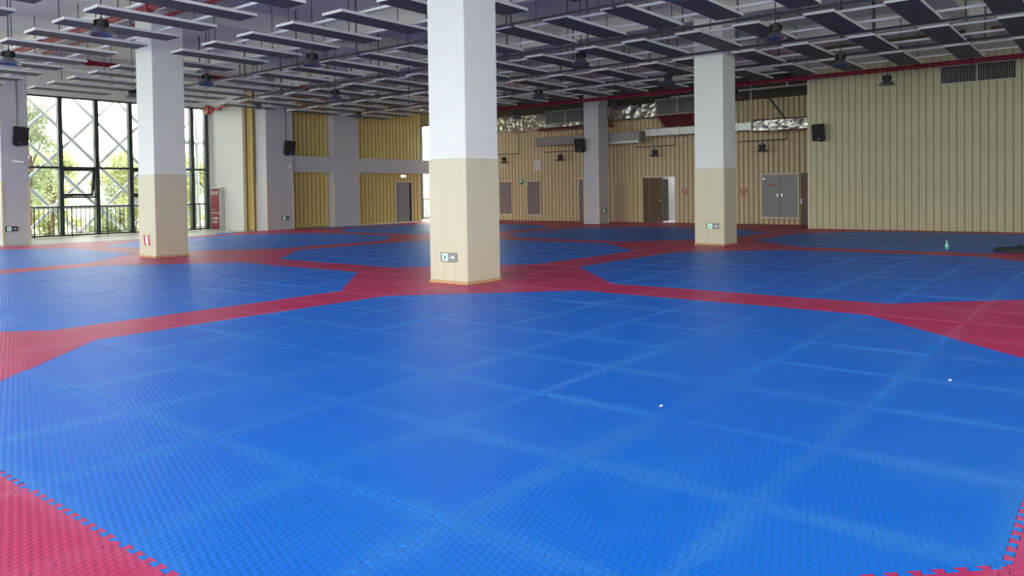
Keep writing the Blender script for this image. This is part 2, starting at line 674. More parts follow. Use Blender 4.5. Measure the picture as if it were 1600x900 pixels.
# wall with the tall pale planks on the right (a box that steps out of the back wall)
XR = -0.66
wr = struct(MB().box(XR, XE, YR, YR + .2, -TH, ZS).box(XR, XR + .2, YR + .2, YB, -TH, ZS).obj('wall_right', MT['groove']))
VX0, VX1, VZ0, VZ1 = 3.58, 5.68, 4.80, 5.40
planks(wr, 'x', XR + .06, XR + .06 + .2215 * 90, .2215, 0.0, 5.72, YR, -1, MT['plank'], gap=.018, holes=[(VX0, VX1, VZ0, VZ1)])
MB().box(XR - .03, XR + .06, YR - .05, YR + .01, -TH, 5.75).obj('corner_trim', MT['creamtrim'], wr)
MB().box(XR, XE, YR - .06, YR, 5.74, 6.4).obj('bulkhead', MT['bulkgrey'], wr)

# back wall: tan slats with doors and hatches
wb = MB()
OPEN = (-9.12, -7.50, -TH, 2.07)
BW0, BW1 = -23.7, -18.4
for x0, x1, z0, z1 in ((XW, BW0, -TH, ZS), (BW0, BW1, 5.42, ZS), (BW1, OPEN[0], -TH, ZS), (OPEN[1], XR, -TH, ZS), (OPEN[0], OPEN[1], OPEN[3], ZS)):
    wb.box(x0, x1, YB, YB + .15, z0, z1)
wb = struct(wb.obj('wall_back', MT['groove']))
HA = (-17.78, -16.84, .27, 2.07)
HB = (-15.92, -14.97, .27, 2.07)
HD = (-12.72, -11.6, 0, 2.13)
HE = (-10.66, -9.82, 0, 1.90)
HG = (-3.56, -1.97, .24, 2.10)
planks(wb, 'x', -18.34, XR - .02, .212, 0.0, 5.2, YB, -1, MT['slat'], gap=.042, dep=.045,
       holes=[HA, HB, HD, HE, (OPEN[0] - .05, OPEN[1] + .05, 0, 2.12), HG], name='slat')

MB().box(-18.3, XR, YB - .03, YB, 5.22, 6.4).obj('bulkhead', MT['bulk'], wb)  # dark panel put in for the dark, cluttered zone above the ducts
# left side: window wall, white return, ochre slat infill between columns
WY0, WY1, WZ1 = -1.0, 16.95, 5.42
wl = MB().box(XW - .25, XW, YF, YB, WZ1, ZS)
wl.box(XW - .25, XW, YF, WY0, -TH, WZ1).box(XW - .25, XW, WY1, 18.6, -TH, WZ1).box(XW - .25, XW, 30.0, YB + .15, -TH, WZ1)
wl.box(XW - .25, XW, WY0, WY1, -TH - .2, -TH + .01).box(XW - .25, XW, 18.6, 30, -TH - .2, -TH + .01)
wl = struct(wl.obj('wall_left', MT['white']))
wn = struct(MB().box(XW, -21.2, 17.0, 17.12, -TH, ZS).obj('wall_return', MT['white']))
MB().box(-21.2, -21.15, 16.99, 17.13, -TH, 6.4).obj('corner_trim', MT['creamtrim'], wn)
ws = struct(MB().box(-22.2, -20.79, 17.26, 17.7, -TH, ZS).obj('wall_niche', MT['groove']))
planks(ws, 'x', -21.6, -20.79, .135, 0, 6.4, 17.26, -1, MT['ochre'], gap=.05, dep=.04, name='slat')
XI = -20.60
wi = struct(MB().box(XI - .2, XI, 18.5, 26.95, -TH, ZS).obj('wall_inner', MT['groove']))
HL = (25.2, 26.32, 0, 2.05)
planks(wi, 'y', 18.7, 21.0, .23, 0.02, 6.4, XI, 1, MT['ochre'], gap=.06, dep=.05, name='slat')
planks(wi, 'y', 22.5, 26.95, .23, 0.02, 6.4, XI, 1, MT['ochre'], gap=.06, dep=.05, holes=[(HL[0] - .06, HL[1] + .06, 0, HL[3] + .06)], name='slat')
MB().box(XI - .21, XI + .06, 26.93, 26.99, -TH, 6.4).obj('corner_trim', MT['creamtrim'], wi)
o = struct(MB().box(XI + .06, -20.13, 18.7, 29.25, 2.5, 3.2).obj('beam_tie', MT['grey']))
MB().box(XI + .05, XI + .12, 22.5, 26.9, -TH, .05).obj('skirting', MT['creamtrim'], wi)

# front and east walls: glazed, outside the frame
wf = MB().box(XW, XE, YF - .2, YF, 5.55, ZS).box(XW, XE, YF - .2, YF, -TH, .3).box(XW, -22, YF - .2, YF, .3, 5.55).box(16.6, XE, YF - .2, YF, .3, 5.55)
struct(wf.obj('wall_front', MT['white']))
we = MB().box(XE, XE + .2, YF, YB, 5.55, ZS).box(XE, XE + .2, YF, YB, -TH, .3).box(XE, XE + .2, 11.2, YB, .3, 5.55).box(XE, XE + .2, YF, -4, .3, 5.55)
struct(we.obj('wall_east', MT['plank']))
wf3 = struct(link('window_3', None, None, (0, 0, 0)))
for i in range(20):
    x = -22 + 2.03 * i
    MB().box(x - .04, x + .04, YF - .15, YF - .05, .3, 5.55).obj('mullion', MT['frame'], wf3)
    if i < 19:
        MB().box(x + .04, x + 1.99, YF - .11, YF - .10, .3, 5.55).obj('pane', MT['glass'], wf3)
we4 = struct(link('window_4', None, None, (0, 0, 0)))
for i in range(9):
    y = -4 + 1.9 * i
    MB().box(XE + .05, XE + .15, y - .04, y + .04, .3, 5.55).obj('mullion', MT['frame'], we4)
    if i < 8:
        MB().box(XE + .10, XE + .11, y + .04, y + 1.86, .3, 5.55).obj('pane', MT['glass'], we4)

# ------------------------------------------------------------------ columns
def column(name, x, y, w, label, full_clad=True, d=None):
    h = w / 2
    t = struct(thing(name, (x, y, 0), label, 'column', 'square columns of the hall'))
    hd = h if d is None else d / 2
    if full_clad:
        MB().cbox(-h + .012, h - .012, -hd + .012, hd - .012, 2.02, ZS - .1, .012).obj('shaft', MT['white'], t)
        MB().cbox(-h, h, -hd, hd, .035, 2.03, .016).obj('wainscot', MT['cream'], t)
        MB().box(-h - .008, h + .008, -hd - .008, hd + .008, -TH, .04).obj('skirting', MT['oak'], t)
    else:
        MB().cbox(-h + .012, h - .012, -hd + .012, hd - .012, -TH, ZS - .1, .012).obj('shaft', MT['grey'], t)
        b = MB()
        for sx_ in (-1, 1):
            for sy_ in (-1, 1):
                b.box(min(sx_ * h, sx_ * (h - .07)), max(sx_ * h, sx_ * (h - .07)), min(sy_ * hd, sy_ * (hd - .07)), max(sy_ * hd, sy_ * (hd - .07)), -TH, 2.05)
        b.obj('corner_guard', MT['creamtrim'], t)
    return t


column('column', CX, CY, CWD, 'nearest white square column with cream lower half and exit sign')
column('column', CX - PX, CY, CWD, 'white and cream column in front of the left windows')
column('column', CX, CY + PYC, CWD, 'white and cream column before the open brown door')
column('column', CX - PX, CY + 2 * PYC, CWD, 'plain pale grey column by the back wall with a loudspeaker', False)
column('column', CX - 2 * PX, CY, CWD, 'pale grey column at the left edge of the frame by windows', False)
column('column', -20.38, 18.03, .80, 'white lit column beside the ochre niche, loudspeaker on its shaded side', False, 1.36)
column('column', -20.53, 29.6, .80, 'grey corner column where the tie beam meets the back windows', False)
column('column', -20.53, 21.75, .80, 'broad grey column crossed by the grey tie beam', False, 1.5)

# ------------------------------------------------------------------ window 1 (left) and 2 (far left)
def window(name, ys, zs_top, sash):
    t = struct(link(name, None, None, (XW, 0, 0)))
    fx0, fx1 = -.20, -.06
    for y in ys:
        MB().box(fx0, fx1 + .06, y - .075, y + .075, 0, zs_top).obj('mullion', MT['frame'], t)
    for a, b in zip(ys[:-1], ys[1:]):
        a, b = a + .075, b - .075
        MB().box(fx0, fx1, a, b, 2.63, 2.71).obj('transom', MT['frame'], t)
        MB().box(fx0, fx1, a, b, 0, .07).obj('sill_rail', MT['frame'], t)
        MB().box(fx0, fx1, a, b, zs_top - .06, zs_top).obj('head_rail', MT['frame'], t)
        MB().box(-.135, -.125, a, b, 2.71, zs_top - .06).obj('pane', MT['glass'], t)
        if round(a - .075, 2) in sash:
            MB().box(fx0, fx1, a, b, 1.48, 1.55).obj('transom', MT['frame'], t)
            MB().box(-.135, -.125, a, b, .07, 1.48).obj('pane', MT['glass'], t)
            s_ = MB()
            for q in ((a, a + .07, -1.08, 0), (b - .07, b, -1.08, 0), (a, b, -1.08, -.98), (a, b, -.08, 0)):
                s_.box(-.05, .05, q[0], q[1], q[2], q[3])
            so = s_.obj('sash', MT['frame'], t)
            so.location = (-.13, 0, 2.63)
            so.rotation_euler = (0, math.radians(9), 0)
            MB().box(-.006, .006, a + .07, b - .07, -.98, -.08).obj('pane', MT['glass'], so)
            MB().tube((-.10, b - .10, 1.62), (-.33, b - .13, 1.60), .012, 6).obj('stay_arm', MT['dark'], t)
        else:
            MB().box(-.135, -.125, a, b, .07, 2.63).obj('pane', MT['glass'], t)
    return t


MY = [16.8 - 1.355 * i for i in range(14)]
MY = sorted(MY)
MY = [9.46 + 1.34 * k for k in range(-7, 6)]
window('window_1', MY + [16.83], WZ1, [round(9.46 + 1.34 * k, 2) for k in (1, 3, -1)])
window('window_2', [29.95 - 1.26 * k for k in range(9, -1, -1)], WZ1, [])


w5 = struct(link('window_5', None, None, (BW0, YB, 0)))  # corner glazing added to light this corner, mostly hidden by the nearest column
for k in range(5):
    x = (BW1 - BW0) * k / 4
    MB().box(x - .05, x + .05, .02, .14, 0, 5.42).obj('mullion', MT['frame'], w5)
    if k < 4:
        x1 = (BW1 - BW0) * (k + 1) / 4
        for z in (0, 2.63, 5.35):
            MB().box(x + .05, x1 - .05, .03, .13, z, z + .07).obj('transom', MT['frame'], w5)
        for z0, z1 in ((.07, 2.63), (2.70, 5.35)):
            MB().box(x + .05, x1 - .05, .075, .085, z0, z1).obj('pane', MT['glass'], w5)


def railing(y0, y1, label, x=XW + .12):
    t = thing('railing', (x, y0, -TH), label, 'railing', 'railings inside the windows')
    L = y1 - y0
    MB().tube((0, 0, 1.18), (0, L, 1.18), .028, 8).obj('top_rail', MT['frame'], t)
    MB().tube((0, 0, .16), (0, L, .16), .018, 6).obj('bottom_rail', MT['frame'], t)
    n = round(L / .165)
    bal = MB().tube((0, 0, .16), (0, 0, 1.16), .015, 6).mesh('baluster', MT['frame'])
    post = MB().tube((0, 0, 0), (0, 0, 1.18), .024, 8).mesh('post', MT['frame'])
    for i in range(n + 1):
        if i % 8 == 0 or i == n:
            link('post', post, t, (0, L * i / n, 0))
        else:
            link('baluster', bal, t, (0, L * i / n, 0))
    return t


railing(-.8, 16.7, 'dark metal railing before the tall left windows')
railing(27.5, 29.9, 'dark metal railing at the far window beyond the ochre wall')

t = thing('railing', (BW0, YB - .14, -TH), 'dark metal railing before the back corner windows', 'railing', 'railings inside the windows')
MB().tube((0, 0, 1.18), (BW1 - BW0, 0, 1.18), .028, 8).obj('top_rail', MT['frame'], t)
MB().tube((0, 0, .16), (BW1 - BW0, 0, .16), .018, 6).obj('bottom_rail', MT['frame'], t)
bal = MB().tube((0, 0, .16), (0, 0, 1.16), .015, 6).mesh('baluster', MT['frame'])
post = MB().tube((0, 0, 0), (0, 0, 1.18), .024, 8).mesh('post', MT['frame'])
for i in range(33):
    link('post' if i % 8 == 0 else 'baluster', post if i % 8 == 0 else bal, t, ((BW1 - BW0) * i / 32, 0, 0))
lat3 = thing('steel_lattice', (BW0, YB + 1.0, 0), 'grey steel lattice outside the back corner windows', 'lattice')
for k in range(0, 4):
    MB().tube((1.76 * k, 0, 0), (1.76 * k + 6, 0, 6), .06, 8).obj('tube', MT['steelpipe'], lat3)
    MB().tube((1.76 * k + 6, .15, 0), (1.76 * k, .15, 6), .06, 8).obj('tube', MT['steelpipe'], lat3)

# outside: diagonal steel lattice, trees, ground
lat = thing('steel_lattice', (-24.75, 0, 0), 'grey steel lattice of crossing diagonal tubes outside left windows', 'lattice')
for k in range(-6, 4):
    c = 13.65 + 1.76 * k
    a = max(0, c - 17.5)
    MB().tube((0, c - a, a), (0, c - 6.0, 6.0), .07, 8).obj('tube', MT['steelpipe'], lat)
    c = 7.8 + 2.0 * k
    MB().tube((-.18, c, 0), (-.18, c + 6, 6), .07, 8).obj('tube', MT['steelpipe'], lat)
MB().tube((.12, 1, 1.12), (.12, 16.5, 1.12), .075, 8).obj('tube', MT['steelpipe'], lat)
MB().tube((.0, 16.9, 0), (.0, 16.9, 6), .09, 8).obj('tube', MT['steelpipe'], lat)
MB().tube((.0, 15.5, 3.95), (.0, 18.5, 3.95), .11, 8).obj('tube', MT['steelpipe'], lat)
lat2 = thing('steel_lattice', (-24.75, 27, 0), 'grey steel lattice outside the far window beyond ochre wall', 'lattice')
for k in range(-1, 4):
    MB().tube((0, -1 + 1.5 * k, 0), (0, 2 + 1.5 * k, 3), .05, 8).obj('tube', MT['steelpipe'], lat2)
    MB().tube((-.12, 2 + 1.5 * k, 0), (-.12, -1 + 1.5 * k, 3), .05, 8).obj('tube', MT['steelpipe'], lat2)
struct(MB().box(-120, -24.3, -60, 110, -1.0, -.4).box(-24.3, 30, YB + .4, 110, -1.0, -.4).obj('ground_outside', MT['soil']))


def tree(x, y, h, r, m, label, nl=4200, zlow=.25, ls=1.0):
    t = thing('tree', (x, y, -.4), label, 'tree', 'trees outside the windows')
    b = MB()
    b.tube((0, 0, 0), (.1, .1, h * .55), .13, 8, r2=.07)
    for k in range(9):
        a = k * 2.4
        z = h * (.3 + .05 * k)
        b.tube((.05, .05, z), (math.cos(a) * r * .7, math.sin(a) * r * .7, z + h * .25), .045, 5, r2=.015)
    b.obj('trunk', MT['bark'], t)
    f = MB()
    cl = [(random.gauss(0, r * .45), random.gauss(0, r * .45), h * random.uniform(zlow, 1.0)) for _ in range(38)]
    for k in range(nl):
        c = random.choice(cl)
        q = Vector((random.gauss(c[0], r * .16), random.gauss(c[1], r * .16), random.gauss(c[2], r * .17)))
        q.z = max(.1, q.z)
        s_ = random.uniform(.05, .095) * ls
        u = Vector((random.gauss(0, 1), random.gauss(0, 1), random.gauss(0, 1))).normalized() * s_
        w = u.orthogonal().normalized() * s_ * .55
        f.add([q - u, q + w, q + u, q - w], [(0, 1, 2, 3)])
    me = bpy.data.meshes.new('foliage')
    me.from_pydata(f.v, [], f.f)
    me.materials.append(m)
    fo = link('foliage', me, t)
    fo['kind'] = 'stuff'
    return t


tree(-28.6, 11.3, 6.8, 1.1, MT['leaf'], 'tall green tree seen through the leftmost window bays', 4200)
tree(-28.9, 15.9, 4.0, 1.2, MT['leaf2'], 'low yellow-green tree behind the third window bay', 5200, .1)
tree(-28.2, 22.6, 7.2, 1.3, MT['leaf2'], 'pale leafy tree behind the narrow window beside the fire cabinet', 5600, .1)
tree(-31.5, 41.0, 4.5, 1.8, MT['leaf2'], 'small pale tree beyond the far window')
tree(-28.6, 2.5, 6.0, 1.3, MT['leaf'], 'green tree outside the window bays left of the frame', 2500)
for k, (x, y, h, m_) in enumerate(((-33.6, 10.4, 3.6, 'leaf'), (-33.2, 13.9, 4.1, 'leaf2'), (-34.0, 17.6, 3.4, 'leaf'), (-33.4, 21.4, 4.3, 'leaf2'), (-34.2, 25.2, 5.2, 'leaf2'), (-33.5, 29.0, 4.6, 'leaf'))):
    tree(x, y, h, 1.15, MT[m_], 'hazy bushy tree, %s from the left of the row outside the windows' % ('first', 'second', 'third', 'fourth', 'fifth', 'sixth')[k], 3600, .05, 1.5)
hb = MB()
NX, NY = 8, 24
hv = []
for i in range(NX + 1):
    for j in range(NY + 1):
        u = i / NX
        hv.append((-70 - 60 * u, -40 + 160 * j / NY, -1 + math.sin(PI * u) * (6.5 + 2 * math.sin(j * .55) + 1.2 * math.sin(j * 1.7))))
hf = [(i * (NY + 1) + j, (i + 1) * (NY + 1) + j, (i + 1) * (NY + 1) + j + 1, i * (NY + 1) + j + 1) for i in range(NX) for j in range(NY)]
struct(hb.add(hv, hf).obj('hill_outside', mat('hill_green', (0.36, 0.42, 0.30, 1), 0.95, noise=.2, nscale=.3), None, True))

# ------------------------------------------------------------------ doors and hatches
def hatch(name, H, m, parts=1, handle=True):
    x0, x1, z0, z1 = H
    t = struct(link(name, None, None, (x0, YB, z0)))
    w, h = x1 - x0, z1 - z0
    f = MB()
    for q in ((0, .06, 0, h), (w - .06, w, 0, h), (.06, w - .06, h - .06, h)):
        f.box(q[0], q[1], -.075, 0, q[2], q[3])
    if z0 > .1:
        f.box(.06, w - .06, -.075, 0, 0, .06)
    f.obj('frame', MT['creamtrim'], t)
    lo = .06 if z0 > .1 else 0
    lw = (w - .12) / parts
    for k in range(parts):
        lf = MB().box(.065 + lw * k, .06 + lw * (k + 1) - .005, -.04, -.002, lo + .005, h - .065).obj('leaf', m, t)
        if handle:
            hx = .06 + lw * (k + 1) - .10 if (k == 0 and parts == 2) else .06 + lw * k + .08
            MB().box(hx - .02, hx + .02, -.055, -.04, h * .48, h * .55).box(hx - .015, hx + .015, -.09, -.055, h * .52, h * .54).obj('handle', MT['silver'], lf)
            for q in (.15, .85):
                qx = .06 + lw * k + (.02 if k == 0 else lw - .02)
                MB().tube((qx, -.05, h * q), (qx, -.05, h * q + .12), .014, 6).obj('hinge', MT['silver'], lf)
    return t


d = hatch('door_2', HA, MT['mauve'])
d['label'] = 'mauve-grey wall hatch nearest the left end of the back wall'
d = hatch('door_3', HB, MT['mauve'])
d['label'] = 'mauve-grey wall hatch left of the grey back column, beside small green sign'
d = hatch('door_4', HD, MT['mauve'])
d['label'] = 'mauve-grey door half hidden by the grey back column'
d = hatch('door_5', HE, MT['beigedoor'], handle=False)
d['label'] = 'plain closed beige door beside the grey back column'
d = hatch('door_7', HG, MT['greydoor'], 2)
d['label'] = 'grey double steel hatch with red label near the right corner'
w_ = HG[1] - HG[0]
MB().box(.30, .58, -.046, -.041, 1.36, 1.41).obj('warning_label', MT['redink'], d)
MB().box(.08, .17, -.05, -.041, 1.62, 1.66).obj('door_closer', MT['silver'], d)

# open doorway with a brown leaf and the bright room behind
d6 = struct(link('door_6', None, None, (OPEN[0], YB, 0)))
d6['label'] = 'open doorway with brown leaf and lit white room behind'
ow = OPEN[1] - OPEN[0]
MB().box(-.05, 0, -.08, .15, -TH, 2.12).box(ow, ow + .05, -.08, .15, -TH, 2.12).box(0, ow, -.08, .15, 2.07, 2.12).obj('frame', MT['creamtrim'], d6)
lf = MB().box(0, .27, -.0, .045, 0, 2.05).obj('side_leaf', MT['brown'], d6)
lf = MB().box(.30, .98, .0, .045, 0, 2.05).obj('leaf', MT['brown'], d6)
MB().tube((.90, -.05, 1.0), (.90, 0, 1.0), .015, 6).box(.82, .93, -.06, -.04, .985, 1.015).obj('handle', MT['silver'], lf)
rm = MB()
rm.box(-11.6, -6.6, 33.0, 33.15, -TH, 3.0).box(-11.7, -11.6, YB + .15, 33.15, -TH, 3).box(-6.6, -6.5, YB + .15, 33.15, -TH, 3)
rm.box(-11.7, -6.5, YB + .15, 33.15, 2.8, 3.0).box(-11.7, -6.5, YB, 33.15, -TH - .2, -TH)
struct(rm.obj('wall_corridor', MT['white']))
dg = struct(link('door_8', None, None, (-9.72, 31.9, 0)))
dg['label'] = 'dark grey inner door standing open in the lit back room'
MB().box(0, .95, 0, .05, 0, 2.0).obj('leaf', MT['greydoor'], dg)
nb = tag(MB().box(-8.55, -7.95, 32.93, 32.99, 1.0, 1.9).obj('notice_board', MT['paper']), 'white notice board in the lit room behind the open door', 'notice board')
MB().box(-8.50, -8.30, 32.92, 32.932, 1.42, 1.62).obj('notice', MT['black'], nb)
MB().box(-8.42, -8.12, 32.92, 32.932, 1.08, 1.28).obj('notice', MT['grey'], nb)
ld = bpy.data.lights.new('back_room_lamp', 'AREA')
ld.shape = 'RECTANGLE'
ld.size, ld.size_y, ld.energy = 1.2, .3, 38
lo = link('back_room_lamp', ld, None, (-8.0, 32.5, 2.72))
tag(lo, 'ceiling light tube of the room behind the open door', 'lamp')

# dark door slot by the right corner
ds = struct(link('door_9', None, None, (-1.90, YB, 0)))
ds['label'] = 'narrow dark door beside the corner of the pale plank wall'
MB().box(.04, 1.2, -.056, -.046, -TH, 2.05).obj('leaf', MT['brown'], ds)
MB().box(0, .04, -.08, -.0455, -TH, 2.09).box(.04, 1.2, -.08, -.0455, 2.05, 2.09).obj('frame', MT['brown'], ds)
tag(MB().box(-1.93, -1.85, YB - .10, YB - .08, .85, 1.05).obj('wall_switch', MT['paper']), 'small white switch between the double hatch and the corner', 'switch')

# left door in the ochre wall
d1 = struct(link('door_1', None, None, (XI, HL[0], 0)))
d1['label'] = 'grey door standing ajar in the ochre slat wall'
hw = HL[1] - HL[0]
MB().box(-.02, .075, -.06, 0, -TH, HL[3] + .06).box(-.02, .075, hw, hw + .06, -TH, HL[3] + .06).box(-.02, .075, 0, hw, HL[3], HL[3] + .06).obj('frame', MT['creamtrim'], d1)
lf = MB().box(.0, .045, .1, hw - .16, 0, 2.03).obj('leaf', MT['greydoor'], d1)
MB().box(.045, .09, .16, .19, .98, 1.02).box(.075, .09, .16, .28, .985, 1.015).obj('handle', MT['silver'], lf)
MB().box(.0, .012, .01, .09, 0, 2.03).obj('pale_edge', MT['white'], d1)
MB().box(.0, .012, hw - .15, hw - .01, 0, 2.03).obj('gap_shade', MT['void'], d1)  # flat dark strip painted for the shaded opening beside the leaf

# ------------------------------------------------------------------ signs
def exit_sign(loc, rz, label, plate='signgrey', w=.355, h=.15):
    """plate faces local -y"""
    t = thing('exit_sign', loc, label, 'sign', 'emergency exit signs', rz)
    MB().cbox(-w / 2, w / 2, -.022, .0, -h / 2, h / 2, .006).obj('plate', MT[plate], t)
    k = h / .15
    # lit door square with the running figure
    cx = -w * .2
    MB().box(cx - .06 * k, cx + .06 * k, -.025, -.0225, -.06 * k, .06 * k).obj('door_panel', MT['glow'], t)
    b = MB()

    def limb(x0, z0, x1, z1, r):
        b.tube((cx + x0 * k, -.0262, z0 * k), (cx + x1 * k, -.0262, z1 * k), r * k, 6)
    b.lathe([(.001, -.001), (.0115 * k, 0), (.001, .001)], (cx + .012 * k, -.0265, .043 * k), 8)
    limb(.006, .026, -.006, -.004, .0095)
    limb(-.006, -.004, .014, -.022, .0065)
    limb(.014, -.022, .008, -.046, .0055)
    limb(-.006, -.004, -.022, -.030, .0065)
    limb(-.022, -.030, -.042, -.034, .0055)
    limb(.006, .024, .028, .010, .005)
    limb(.028, .010, .038, .022, .0045)
    limb(.004, .024, -.020, .020, .005)
    limb(-.020, .020, -.028, .000, .0045)
    b.obj('running_figure', MT['green'], t)
    ax = w * .24
    MB().box(ax - .05 * k, ax + .012 * k, -.0255, -.0225, -.010 * k, .010 * k).add(
        [(ax + .008 * k, -.0255, -.034 * k), (ax + .055 * k, -.0255, 0), (ax + .008 * k, -.0255, .034 * k), (ax + .008 * k, -.0225, -.034 * k), (ax + .055 * k, -.0225, 0), (ax + .008 * k, -.0225, .034 * k)],
        [(0, 1, 2), (3, 5, 4), (0, 3, 4, 1), (1, 4, 5, 2), (2, 5, 3, 0)]).obj('arrow', MT['sigwhite'], t)
    return t


hc = CWD / 2
exit_sign((CX + .03, CY - hc - .001, .43), 0, 'grey exit sign with right arrow low on the nearest column')
exit_sign((CX + .10, CY + PYC - hc - .001, .505), 0, 'green exit sign low on the column before the open doorway')
exit_sign((-20.13 + .001, 7.86, .50), PI / 2, 'black exit sign low on the left edge column', 'signblk', .36, .16)
exit_sign((-19.979, 18.24, .49), PI / 2, 'black exit sign on the shaded column under the loudspeaker', 'signblk', .36, .16)
exit_sign((CX - PX + hc + .001, CY + 2 * PYC + .02, .58), PI / 2, 'black exit sign on the grey back column side', 'signblk', .34, .17)
t = thing('exit_sign', (CX - PX - .0, CY - hc - .001, .42), 'pale floor-level sign with two red slanted strips on left column', 'sign', 'emergency exit signs')
MB().box(-.06, .06, -.012, 0, -.09, .09).obj('plate', MT['sigwhite'], t)
MB().box(-.035, .035, -.016, -.012, -.05, .05).obj('door_panel', MT['glow'], t)
for s_ in (-.11, .11):
    MB().add([(s_ - .035, -.02, .13), (s_ - .005, -.02, .13), (s_ + .04, -.02, -.13), (s_ + .012, -.02, -.13),
              (s_ - .035, -.001, .13), (s_ - .005, -.001, .13), (s_ + .04, -.001, -.13), (s_ + .012, -.001, -.13)],
             [(0, 3, 2, 1), (4, 5, 6, 7), (0, 1, 5, 4), (1, 2, 6, 5), (2, 3, 7, 6), (3, 0, 4, 7)]).obj('red_strip', MT['redink'], t)
t = thing('exit_sign', (XI + .052, 25.72, 2.37), 'lit white exit sign above the grey door in ochre wall', 'sign', 'emergency exit signs', PI / 2)
MB().cbox(-.22, .22, -.03, 0, -.09, .09, .006).obj('plate', MT['sigwhite'], t)
MB().box(-.18, .18, -.034, -.03, -.06, .06).obj('lit_face', emit('exit_white', (1, .98, .9, 1), 0.9), t)
t = thing('exit_sign', (-16.22, YB - .046, 2.0), 'small green exit sign beside the mauve-grey wall hatch', 'sign', 'emergency exit signs')
MB().cbox(-.10, .10, -.03, 0, -.12, .12, .006).obj('plate', MT['green'], t)
MB().box(-.06, .03, -.034, -.03, -.01, .08).obj('door_panel', MT['glow'], t)

for x, z, lb in ((-7.0, 1.43, 'faded red notice between the open door and right column'), (-4.3, 1.38, 'faded red notice left of the grey double hatch')):
    t = thing('wall_notice', (x, YB - .046, z), lb, 'notice')
    MB().box(-.17, .17, -.02, 0, -.04, .10).obj('plate', MT['palered'], t)
    MB().box(-.10, .10, -.03, -.02, -.17, -.04).obj('call_point', MT['palered'], t)
t = thing('wall_vent', (-15.15, YB - .046, 2.86), 'small pale square vent high above the mauve hatch', 'vent')
MB().box(-.24, .24, -.03, 0, -.29, .29).obj('frame', MT['gframe'], t)
for k in range(6):
    MB().box(-.2, .2, -.045, -.03, -.25 + .085 * k, -.20 + .085 * k).obj('blade', MT['paper'], t)

# fire cabinet
t = thing('fire_cabinet', (-23.05, 16.98, -TH), 'tall red fire hydrant cabinet with white lettering on the white return wall', 'fire cabinet')
MB().cbox(-.37, .37, -.22, 0, 0, 1.88, .01).obj('body', MT['gframe'], t)
u_ = MB().box(-.33, .33, -.235, -.22, .80, 1.84).obj('upper_door', MT['cabred'], t)
l_ = MB().box(-.33, .33, -.235, -.22, .05, .75).obj('lower_door', MT['cabred'], t)


def text(body, size, loc, parent, m, rz=0, name='lettering'):
    c = bpy.data.curves.new(name, 'FONT')
    c.body = body
    c.size = size
    c.align_x = 'CENTER'
    c.align_y = 'CENTER'
    c.extrude = .002
    tmp = bpy.data.objects.new('tmp_text', c)
    COL.objects.link(tmp)
    me = bpy.data.meshes.new_from_object(tmp.evaluated_get(bpy.context.evaluated_depsgraph_get()))
    bpy.data.objects.remove(tmp)
    me.materials.clear()
    me.materials.append(m)
    o = link(name, me, parent, loc)
    o.rotation_euler = (PI / 2, 0, rz)
    return o


text('消火栓', .20, (.0, -.238, 1.64), u_, MT['sigwhite'])
text('火警119', .07, (-.1, -.238, .90), u_, MT['sigwhite'])
text('灭火器箱', .13, (.0, -.238, .52), l_, MT['sigwhite'])
text('消防设施', .10, (.0, -.238, .36), l_, MT['sigwhite'])

# ------------------------------------------------------------------ loudspeakers
def speaker(loc, rz, label, tilt=12, cable=None):
    """front faces local -y, wall behind at local y = 0"""
    t = thing('loudspeaker', loc, label, 'loudspeaker', 'black wall loudspeakers', rz)
    b = MB()
    # trapezoid cabinet, narrower at the back
    w, wb_, d_, h = .22, .15, .30, .29
    vs = [(-w, -d_, -h), (w, -d_, -h), (wb_, 0, -h), (-wb_, 0, -h), (-w, -d_, h), (w, -d_, h), (wb_, 0, h), (-wb_, 0, h)]
    b.add(vs, [(0, 3, 2, 1), (4, 5, 6, 7), (0, 1, 5, 4), (1, 2, 6, 5), (2, 3, 7, 6), (3, 0, 4, 7)])
    cb = b.obj('cabinet', MT['black'], t)
    cb.location = (0, -.10, 0)
    cb.rotation_euler = (math.radians(tilt), 0, 0)
    MB().cbox(-w + .012, w - .012, -d_ - .012, -d_, -h + .012, h - .012, .008).obj('grille', MT['mesh'], cb)
    MB().box(-.035, .035, -d_ - .018, -d_ - .012, -h + .06, -h + .085).obj('badge', MT['silver'], cb)
    MB().box(-.05, .05, -.02, 0, -.36, -.1).box(-.025, .025, -.22, -.02, -.36, -.31).tube((0, -.2, -.34), (0, -.2, -.26), .03, 8).obj('bracket', MT['black'], t)
    if cable:
        MB().tube((.02, -.012, .1), (.02, -.012, cable), .012, 6).obj('cable', MT['rod'], t)
    return t


speaker((-.20, YR - .031, 3.49), 0, 'black loudspeaker on the pale plank wall near its corner')
speaker((CX - PX - .45 + .06, CY + 2 * PYC - hc, 3.58), 0, 'black loudspeaker high on the grey back column', cable=2.3)
speaker((-19.98, 18.32, 3.55), PI / 2, 'black loudspeaker on the shaded column beside ochre slats', cable=1.9)
speaker((-20.13, 8.08, 3.57), PI / 2, 'black loudspeaker on the column at the left edge', cable=1.9)
t = thing('security_camera', (-20.13, 8.0, 2.72), 'small white bullet camera under the left loudspeaker', 'camera')
MB().box(0, .02, -.05, .05, -.05, .05).obj('base', MT['paper'], t)
MB().tube((.02, 0, 0), (.12, .02, 0), .012, 6).obj('arm', MT['paper'], t)
MB().tube((.10, -.05, 0), (.20, .20, -.03), .035, 10).obj('body', MT['paper'], t)
t = thing('motion_sensor', (-19.98, 18.5, 2.72), 'small white sensor on the shaded column below the loudspeaker', 'sensor')
MB().cbox(0, .06, -.05, .05, -.06, .06, .01).obj('body', MT['paper'], t)

